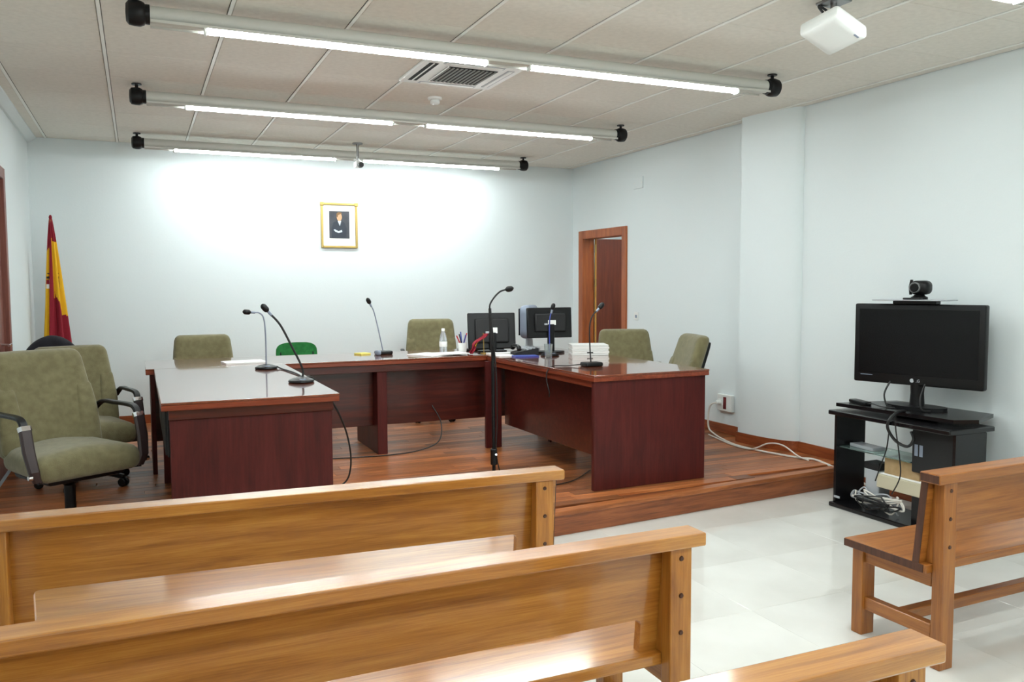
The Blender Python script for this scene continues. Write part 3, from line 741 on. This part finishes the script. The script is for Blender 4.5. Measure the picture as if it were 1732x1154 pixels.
MB().lathe([(.031, -.066), (.034, -.062), (.034, -.05)], (-.005, 0, .075), 'y', 18).build('lens_ring', M_steel, vc)
MB().strip([(-.05, -.01, .03), (-.055, -.01, .08), (-.045, -.01, .125)], .03, .008, (0, 1, 0)).build('yoke_arm', M_black, vc)
# things on the stand
tag(MB().box(-.09, .09, -.03, .03, 0, .022, .006, 2).build('remote_control', M_black, None, (4.38, 4.10, .695), (0, 0, 1.3)), 'black remote control on the swivel board', 'remote control')
tg = tag(MB().box(-.11, .11, -.05, .05, 0, .022, .004, 2).build('disc_player', M_lgrey, None, (4.37, 4.02, .408), (0, 0, 1.45)), 'slim grey box on the glass shelf of the stand', 'player')
MB().box(-.10, .10, -.051, -.049, .005, .016).build('front', M_black, tg)
bk = thing('document_box', 'beige document box lying under the cardboard carton', 'box', (4.37, 3.69, .196), math.radians(90))
MB().box(-.19, .17, -.09, .09, 0, .085, .004).build('body', M_beige, bk)
MB().box(-.17, .15, -.095, .08, .0855, .095, .002).build('papers_on_lid', M_paper, bk)
crt = thing('cardboard_box', 'open cardboard carton inside the television stand', 'box', (4.37, 3.685, .292), math.radians(90))
cbm = MB().box(-.13, .13, -.07, -.065, 0, .10).box(-.13, .13, .065, .07, 0, .10).box(-.13, -.125, -.065, .065, 0, .10).box(.125, .13, -.065, .065, 0, .10).box(-.125, .125, -.065, .065, 0, .005)
cbm.build('carton', M_card, crt)
MB().box(-.12, .12, .03, .06, .02, .104, .003).build('dark_content', M_black, crt)
pw = tag(MB().box(-.05, .05, -.055, .055, 0, .255, .004).build('adapter_box', M_lgrey, None, (4.37, 3.93, .03), (0, 0, 0)), 'light grey upright box under the small device in the stand', 'box')
dv = thing('network_device', 'small dark device with red and blue plugs in the stand', 'device', (4.37, 3.935, .286), math.radians(88))
MB().box(-.055, .065, -.06, .05, 0, .045, .004).build('body', M_blk2, dv)
MB().box(-.05, -.03, -.072, -.059, .01, .03, .002).build('red_plug', M_redp, dv)
MB().box(-.015, .005, -.072, -.059, .01, .03, .002).build('blue_plug', M_blue, dv)
MB().box(.02, .055, -.062, -.059, .012, .03, .001).build('display', M_lgrey, dv)
def cable(label, pts, r, m, name='cable', group=None):
    return tag(MB().tube(bez(pts, 8), r, 6).build(name, m), label, 'cable', group)
for k, (m, lab) in enumerate(((M_cable, 'black cable tangle on the bottom board of the stand'), (M_wcable, 'white cable tangle on the bottom board of the stand'), (M_lgrey, 'grey cable coil on the bottom board of the stand'))):
    random.seed(20+k); pts = []
    for i in range(15):
        pts.append((4.25+.022*k+random.uniform(-.008, .008), 3.80+random.uniform(-.16, .27), .04+random.uniform(0, .13)*(1 if k else .8)))
    cable(lab, pts, .005, m, 'cable_tangle')
cable('thick black cable loop hanging over the front of the stand', [(4.33, 3.70, .703), (4.24, 3.68, .703), (4.175, 3.68, .66), (4.19, 3.70, .60), (4.215, 3.66, .53), (4.22, 3.58, .51), (4.21, 3.53, .56), (4.20, 3.54, .61)], .009, M_cable)
cable('thin dark cable hanging down inside the stand, left one', [(4.20, 3.70, .59), (4.25, 3.76, .46), (4.255, 3.80, .36), (4.25, 3.84, .24)], .004, M_cable)
cable('thin dark cable hanging down inside the stand, middle one', [(4.172, 3.63, .655), (4.178, 3.63, .60), (4.20, 3.62, .45), (4.20, 3.61, .32), (4.19, 3.66, .20)], .004, M_cable)
cable('black television lead right of the neck', [(4.50, 3.70, .86), (4.44, 3.68, .78), (4.43, 3.66, .71), (4.46, 3.62, .705)], .006, M_cable)
cable('black television lead left of the neck', [(4.46, 3.93, .86), (4.41, 3.93, .78), (4.40, 3.90, .71), (4.42, 3.88, .705)], .006, M_cable)
cable('thin black lead from the remote end to the television neck', [(4.36, 4.03, .70), (4.35, 3.97, .712), (4.36, 3.90, .701), (4.40, 3.84, .701)], .004, M_cable)
cable('white mains cable from the wall socket along the podium', [(4.725, 6.055, .43), (4.70, 6.11, .40), (4.70, 6.14, .30), (4.70, 6.13, .19), (4.66, 6.0, .16), (4.58, 5.8, .158), (4.50, 5.5, .158), (4.52, 5.2, .158), (4.60, 4.9, .158), (4.66, 4.75, .158), (4.62, 4.4, .12), (4.66, 4.2, .05), (4.68, 4.12, .02)], .008, M_wcable)
cable('white second cable arching off the podium by the column', [(4.60, 6.0, .158), (4.53, 5.75, .158), (4.475, 5.5, .158), (4.49, 5.3, .162), (4.53, 5.15, .23), (4.56, 5.02, .235), (4.585, 4.88, .175), (4.60, 4.78, .158)], .006, M_wcable)

# ================================================================= MICROPHONES
def desk_mic(label, base, pts, head, yaw_=0, r=.005, shape=0, mstem=None):
    t = thing('desk_microphone', label, 'microphone', base, 0, 'gooseneck desk microphones')
    b = Vector(base)
    if shape == 0:
        MB().lathe([(.0, 0), (.072, 0), (.078, .006), (.074, .016), (.045, .028), (.018, .034), (0, .034)], seg=28).build('base', M_black, t)
        MB().box(-.02, .02, -.062, -.04, .016, .026, .003).build('switch', M_grey, t)
    else:
        MB().box(-.07, .07, -.05, .05, 0, .03, .01, 2).build('base', M_black, t)
    P = [Vector(p)-b for p in pts]
    MB().tube(bez(P, 6), r, 8).build('gooseneck', mstem or M_blk2, t)
    d = (P[-1]-P[-2]).normalized(); e = P[-1]
    MB().tube([e-d*.01, e+d*.02], [.008, .009], 10).build('collar', M_grey, t)
    q = [e+d*(.02+k*.007) for k in range(9)]
    MB().tube(q, [.008, .0155, .018, .0185, .0185, .0185, .0175, .014, .006], 14).build('windscreen', M_black, t)
    return t
desk_mic('grey gooseneck microphone at the far end of the left desk', (.81, 6.06, DT), [(.81, 6.06, DT+.025), (.81, 6.06, 1.15), (.80, 6.06, 1.27), (.77, 6.05, 1.308), (.73, 6.04, 1.312)], None, mstem=M_grey)
desk_mic('black gooseneck microphone leaning at the near end of left desk', (.888, 5.12, DT), [(.895, 5.12, DT+.025), (.895, 5.12, 1.0), (.83, 5.12, 1.145), (.77, 5.12, 1.265), (.715, 5.12, 1.33)], None, r=.0065)
desk_mic('grey gooseneck microphone on the long back desk', (1.89, 6.9, DT), [(1.885, 6.9, DT+.025), (1.865, 6.9, 1.04), (1.835, 6.9, 1.18), (1.81, 6.9, 1.28), (1.785, 6.89, 1.325)], None, shape=1, mstem=M_grey)
desk_mic('black gooseneck microphone on the right desk corner', (2.95, 5.2, DT), [(2.945, 5.2, DT+.025), (2.935, 5.2, 1.08), (2.935, 5.2, 1.20), (2.955, 5.2, 1.27), (2.995, 5.2, 1.31)], None, shape=1)
desk_mic('blue tinted gooseneck microphone in front of the right monitor', (3.08, 6.12, DT), [(3.08, 6.12, DT+.025), (3.075, 6.12, 1.08), (3.08, 6.12, 1.22), (3.095, 6.12, 1.27)], None, mstem=M_blue)
# clip on the back-desk microphone base
st = thing('floor_microphone', 'tall black floor microphone stand between the desks', 'microphone stand', (2.04, 4.85, ZP))
MB().lathe([(.0, 0), (.13, 0), (.135, .012), (.12, .025), (.03, .035), (.02, .06)], seg=28).build('base', M_black, st)
MB().tube([(0, 0, .04), (-.004, 0, .98)], .011, 12).build('pole', M_black, st)
MB().lathe([(.017, .20), (.022, .205), (.022, .30), (.017, .305)], seg=14).build('clutch', M_black, st)
MB().lathe([(.0, -.026), (.006, -.026), (.006, -.02)], (0.006, 0, .27), 'y', 10).build('indicator', M_led, st)
MB().tube([(-.004, 0, .96), (-.016, 0, 1.10), (-.022, 0, 1.20)], [.012, .011, .009], 10).build('boom_sleeve', M_blk2, st)
MB().tube(bez([(-.022, 0, 1.19), (-.02, 0, 1.225), (.01, 0, 1.27), (.05, 0, 1.305), (.09, 0, 1.317)], 6), .0055, 8).build('gooseneck', M_black, st)
MB().tube([(.085+k*.008, 0, 1.316+k*.0015) for k in range(8)], [.007, .014, .018, .019, .019, .018, .014, .006], 14).build('windscreen', M_black, st)
MB().tube(bez([(-.02, -.012, 1.15), (.01, -.02, .8), (.016, -.02, .5), (.012, -.018, .25), (.08, -.03, .05), (.25, .05, .008), (.6, .1, .008), (.9, .35, .008)], 8), .004, 6).build('lead', M_cable, st)
# microphone leads on desks
cable('black lead looping from the left desk edge down to the podium', [(.90, 5.16, DT+.016), (.945, 5.28, DT+.007), (.98, 5.36, DT+.007), (1.03, 5.40, .885), (1.13, 5.44, .76), (1.23, 5.48, .55), (1.27, 5.5, .36), (1.255, 5.5, .22), (1.19, 5.48, .162), (1.06, 5.4, .157)], .006, M_cable)
cable('black lead along the edge of left desk from the far microphone', [(.88, 6.04, DT+.016), (.90, 5.98, DT+.006), (.925, 5.75, DT+.006), (.94, 5.55, DT+.006), (.935, 5.38, DT+.006)], .005, M_cable)
cable('thin black lead hanging from the back desk to the podium', [(2.20, 6.55, .50), (2.26, 6.5, .36), (2.22, 6.44, .22), (2.05, 6.40, .165), (1.8, 6.36, .156), (1.5, 6.38, .156), (1.2, 6.44, .156)], .005, M_cable)
cable('dark lead drooping over the inner edge of right desk', [(2.87, 5.21, DT+.016), (2.78, 5.25, DT+.007), (2.68, 5.27, DT+.007), (2.636, 5.28, DT-.03), (2.626, 5.27, .82), (2.632, 5.24, .74), (2.64, 5.26, .70)], .004, M_blk2)

# ================================================================= THINGS ON THE DESKS
def monitor(label, loc, rz, w, h, lift, tilt=0):
    t = thing('computer_monitor', label, 'monitor', loc, rz, 'computer monitors')
    # rear faces -y
    T_ = Matrix.Translation((0, 0, 0))
    bz = lift
    c = MB().box(-w/2, w/2, .0, .035, 0, h, .008, 2).build('casing', M_black, t, (0, -.01, bz), (tilt, 0, 0))
    MB().box(-w/2+.06, w/2-.06, -.025, .0, .05, h-.05, .015, 2).build('rear_cover', M_blk2, c)
    MB().box(-.025, .045, -.028, -.024, h*.42, h*.58, .001).build('label', M_paper, c)
    MB().box(-.06, -.03, -.028, -.024, h*.42, h*.48, .001).build('cable_clip', M_lgrey, c)
    MB().box(-w/2+.015, w/2-.015, .034, .037, .015, h-.015).build('screen', M_scr, c)
    MB().box(-.03, .03, -.04, -.012, .015, lift+h*.45, .006).build('stand_neck', M_black, t)
    MB().prism([(.13*math.cos(2*PI*k/24), .09*math.sin(2*PI*k/24)) for k in range(24)], 0, .016).build('stand_foot', M_black, t)
    return t
monitor('black computer monitor seen from behind, left of the pair', (2.80, 6.68, DT), math.radians(-12), .42, .315, .03, math.radians(-9))
monitor('black computer monitor seen from behind, right of the pair', (3.21, 6.38, DT), math.radians(-6), .405, .26, .13, math.radians(-4))
t = thing('computer_monitor', 'grey computer monitor seen edge-on between the black monitors', 'monitor', (3.24, 6.86, DT), math.radians(50), 'computer monitors')
MB().cushion((0, 0, .25), (.30, .12, .30), .05, 10).build('casing', M_grey, t)
MB().box(-.13, .13, .058, .064, .13, .37, .002).build('screen', M_scr, t)
MB().lathe([(.10, 0), (.10, .012), (.035, .03), (.03, .11)], seg=20).build('stand_foot', M_lgrey, t)
t = thing('water_bottle', 'clear plastic water bottle on the long desk', 'bottle', (2.385, 6.78, DT))
MB().lathe([(.0, 0), (.03, 0), (.033, .006), (.031, .05), (.033, .06), (.032, .11), (.026, .15), (.014, .185), (.0125, .195)], seg=20).build('bottle', M_clear, t)
MB().lathe([(.0328, .055), (.034, .057), (.034, .098), (.0328, .1)], seg=20).build('label', M_paper, t)
MB().lathe([(.015, .19), (.015, .208), (.012, .212), (0, .212)], seg=16).build('cap', M_white, t)
t = thing('pen_cup', 'white cup with red and blue pens beside the monitor', 'cup', (2.53, 6.70, DT))
MB().lathe([(.0, 0), (.034, 0), (.042, .09), (.039, .09), (.032, .006), (0, .006)], seg=20).build('cup', M_white, t)
for k, (m, a, l) in enumerate(((M_redp, .3, .17), (M_blue, 1.5, .18), (M_redp, 2.6, .15), (M_black, 3.8, .165), (M_blue, 5, .16))):
    MB().tube([(.015*math.cos(a+3), .015*math.sin(a+3), .01), (.05*math.cos(a), .05*math.sin(a), l)], .0055, 8).build('pen', m, t)
rb = thing('table_flag', 'small red and yellow cloth drooping beside the pen cup', 'table flag', (2.60, 6.60, DT))
fmb = MB(); prev = None
for j in range(15):
    k = j/14; ring = []
    for i in range(5):
        q = i/4
        ring.append(fmb.bm.verts.new((.07-.16*k+.045*q+.012*math.sin(k*9), -.02+.018*math.sin(q*5+k*6)-.03*k, .155*(1-k)**.8+.004+.012*q*(1-k))))
    if prev:
        for i in range(4):
            f = fmb.bm.faces.new((prev[i], prev[i+1], ring[i+1], ring[i])); f.material_index = 1 if (i == 3 and 4 < j < 11) else 0
    prev = ring
o = fmb.build('cloth', [M_red, M_yellow], rb); sm = o.modifiers.new('thick', 'SOLIDIFY'); sm.thickness = .006
MB().tube([(.085, -.01, 0), (.08, -.01, .175)], .004, 8).lathe([(.03, 0), (.03, .006), (0, .008)], (.085, -.01, 0), seg=14).build('staff', M_gold, rb)
def paper(label, x, y, rz, w=.21, h=.297, th=.004, m=None, name='paper_stack', z=DT):
    return tag(MB().box(-w/2, w/2, -h/2, h/2, 0, th, .0008).build(name, m or M_paper, None, (x, y, z), (0, 0, rz)), label, 'paper')
paper('white papers on the long desk left of the water bottle', 2.21, 6.62, .5, .24, .3, .01)
paper('white sheets on the long desk edge below the water bottle', 2.36, 6.585, .1, .3, .21, .006, None, 'paper_sheets', DT+.0105)
paper('white papers in front of the left monitor', 2.79, 6.46, -.12, .24, .1, .012)
paper('white sheets on the inner edge of the right desk', 2.735, 6.27, -.05, .14, .14, .008)
paper('white papers at the far end of the left desk', .72, 6.62, .1, .3, .21, .012)
paper('small yellow note pad on the long desk', 1.725, 6.97, .4, .1, .1, .012, M_yel, 'note_pad')
tag(MB().cushion((0, 0, .022), (.035, .06, .044), .015, 6).build('eraser_block', M_grey, None, (1.815, 6.80, DT), (0, 0, .4)), 'tiny grey gadget between note pad and microphone', 'gadget')
t = thing('document_stack', 'white stack of files on the right desk beside the door', 'files', (3.42, 6.08, DT), math.radians(-20))
for k in range(5):
    MB().box(-.155+.004*(k % 2), .155-.006*((k+1) % 2), -.11, .11+.005*(k % 3), k*.018, k*.018+.017, .002).build('file', M_paper if k % 2 else M_white, t)
MB().box(-.03, .02, -.112, -.109, .02, .03).build('file_clip', M_black, t)
t = thing('drinking_glass', 'clear drinking glass on the right desk before the monitor', 'glass', (2.99, 5.97, DT))
MB().lathe([(0, 0), (.028, 0), (.035, .11), (.0325, .11), (.026, .008), (0, .008)], seg=20).build('tumbler', M_glasscup, t)
t = thing('desk_telephone', 'dark desk telephone between the two black monitors', 'telephone', (2.93, 6.295, DT), math.radians(-8))
MB().prism([(-.1, 0), (.1, 0), (.1, .06), (-.1, .025)], -.075, .075, 'y').build('body', M_blk2, t)
MB().tube(bez([(-.075, -.1, .05), (-.075, -.075, .075), (-.075, 0, .08), (-.075, .075, .075), (-.075, .1, .05)], 4), [.02]*4+[.014]*9+[.02]*4, 10).build('handset', M_black, t)
for i in range(3):
    for j in range(4): MB().box(.0+i*.028, .02+i*.028, -.06+j*.03, -.042+j*.03, .043+i*.005, .054+i*.005, .001).build('key', M_lgrey, t)
tag(MB().box(-.2, .2, -.07, .07, 0, .02, .005, 2).build('keyboard', M_black, None, (2.78, 6.90, DT), (0, 0, -.2)), 'black keyboard behind the left monitor', 'keyboard')
paper('blue folder on the right desk before the telephone', 2.86, 6.13, -.15, .2, .12, .01, M_blue, 'folder')
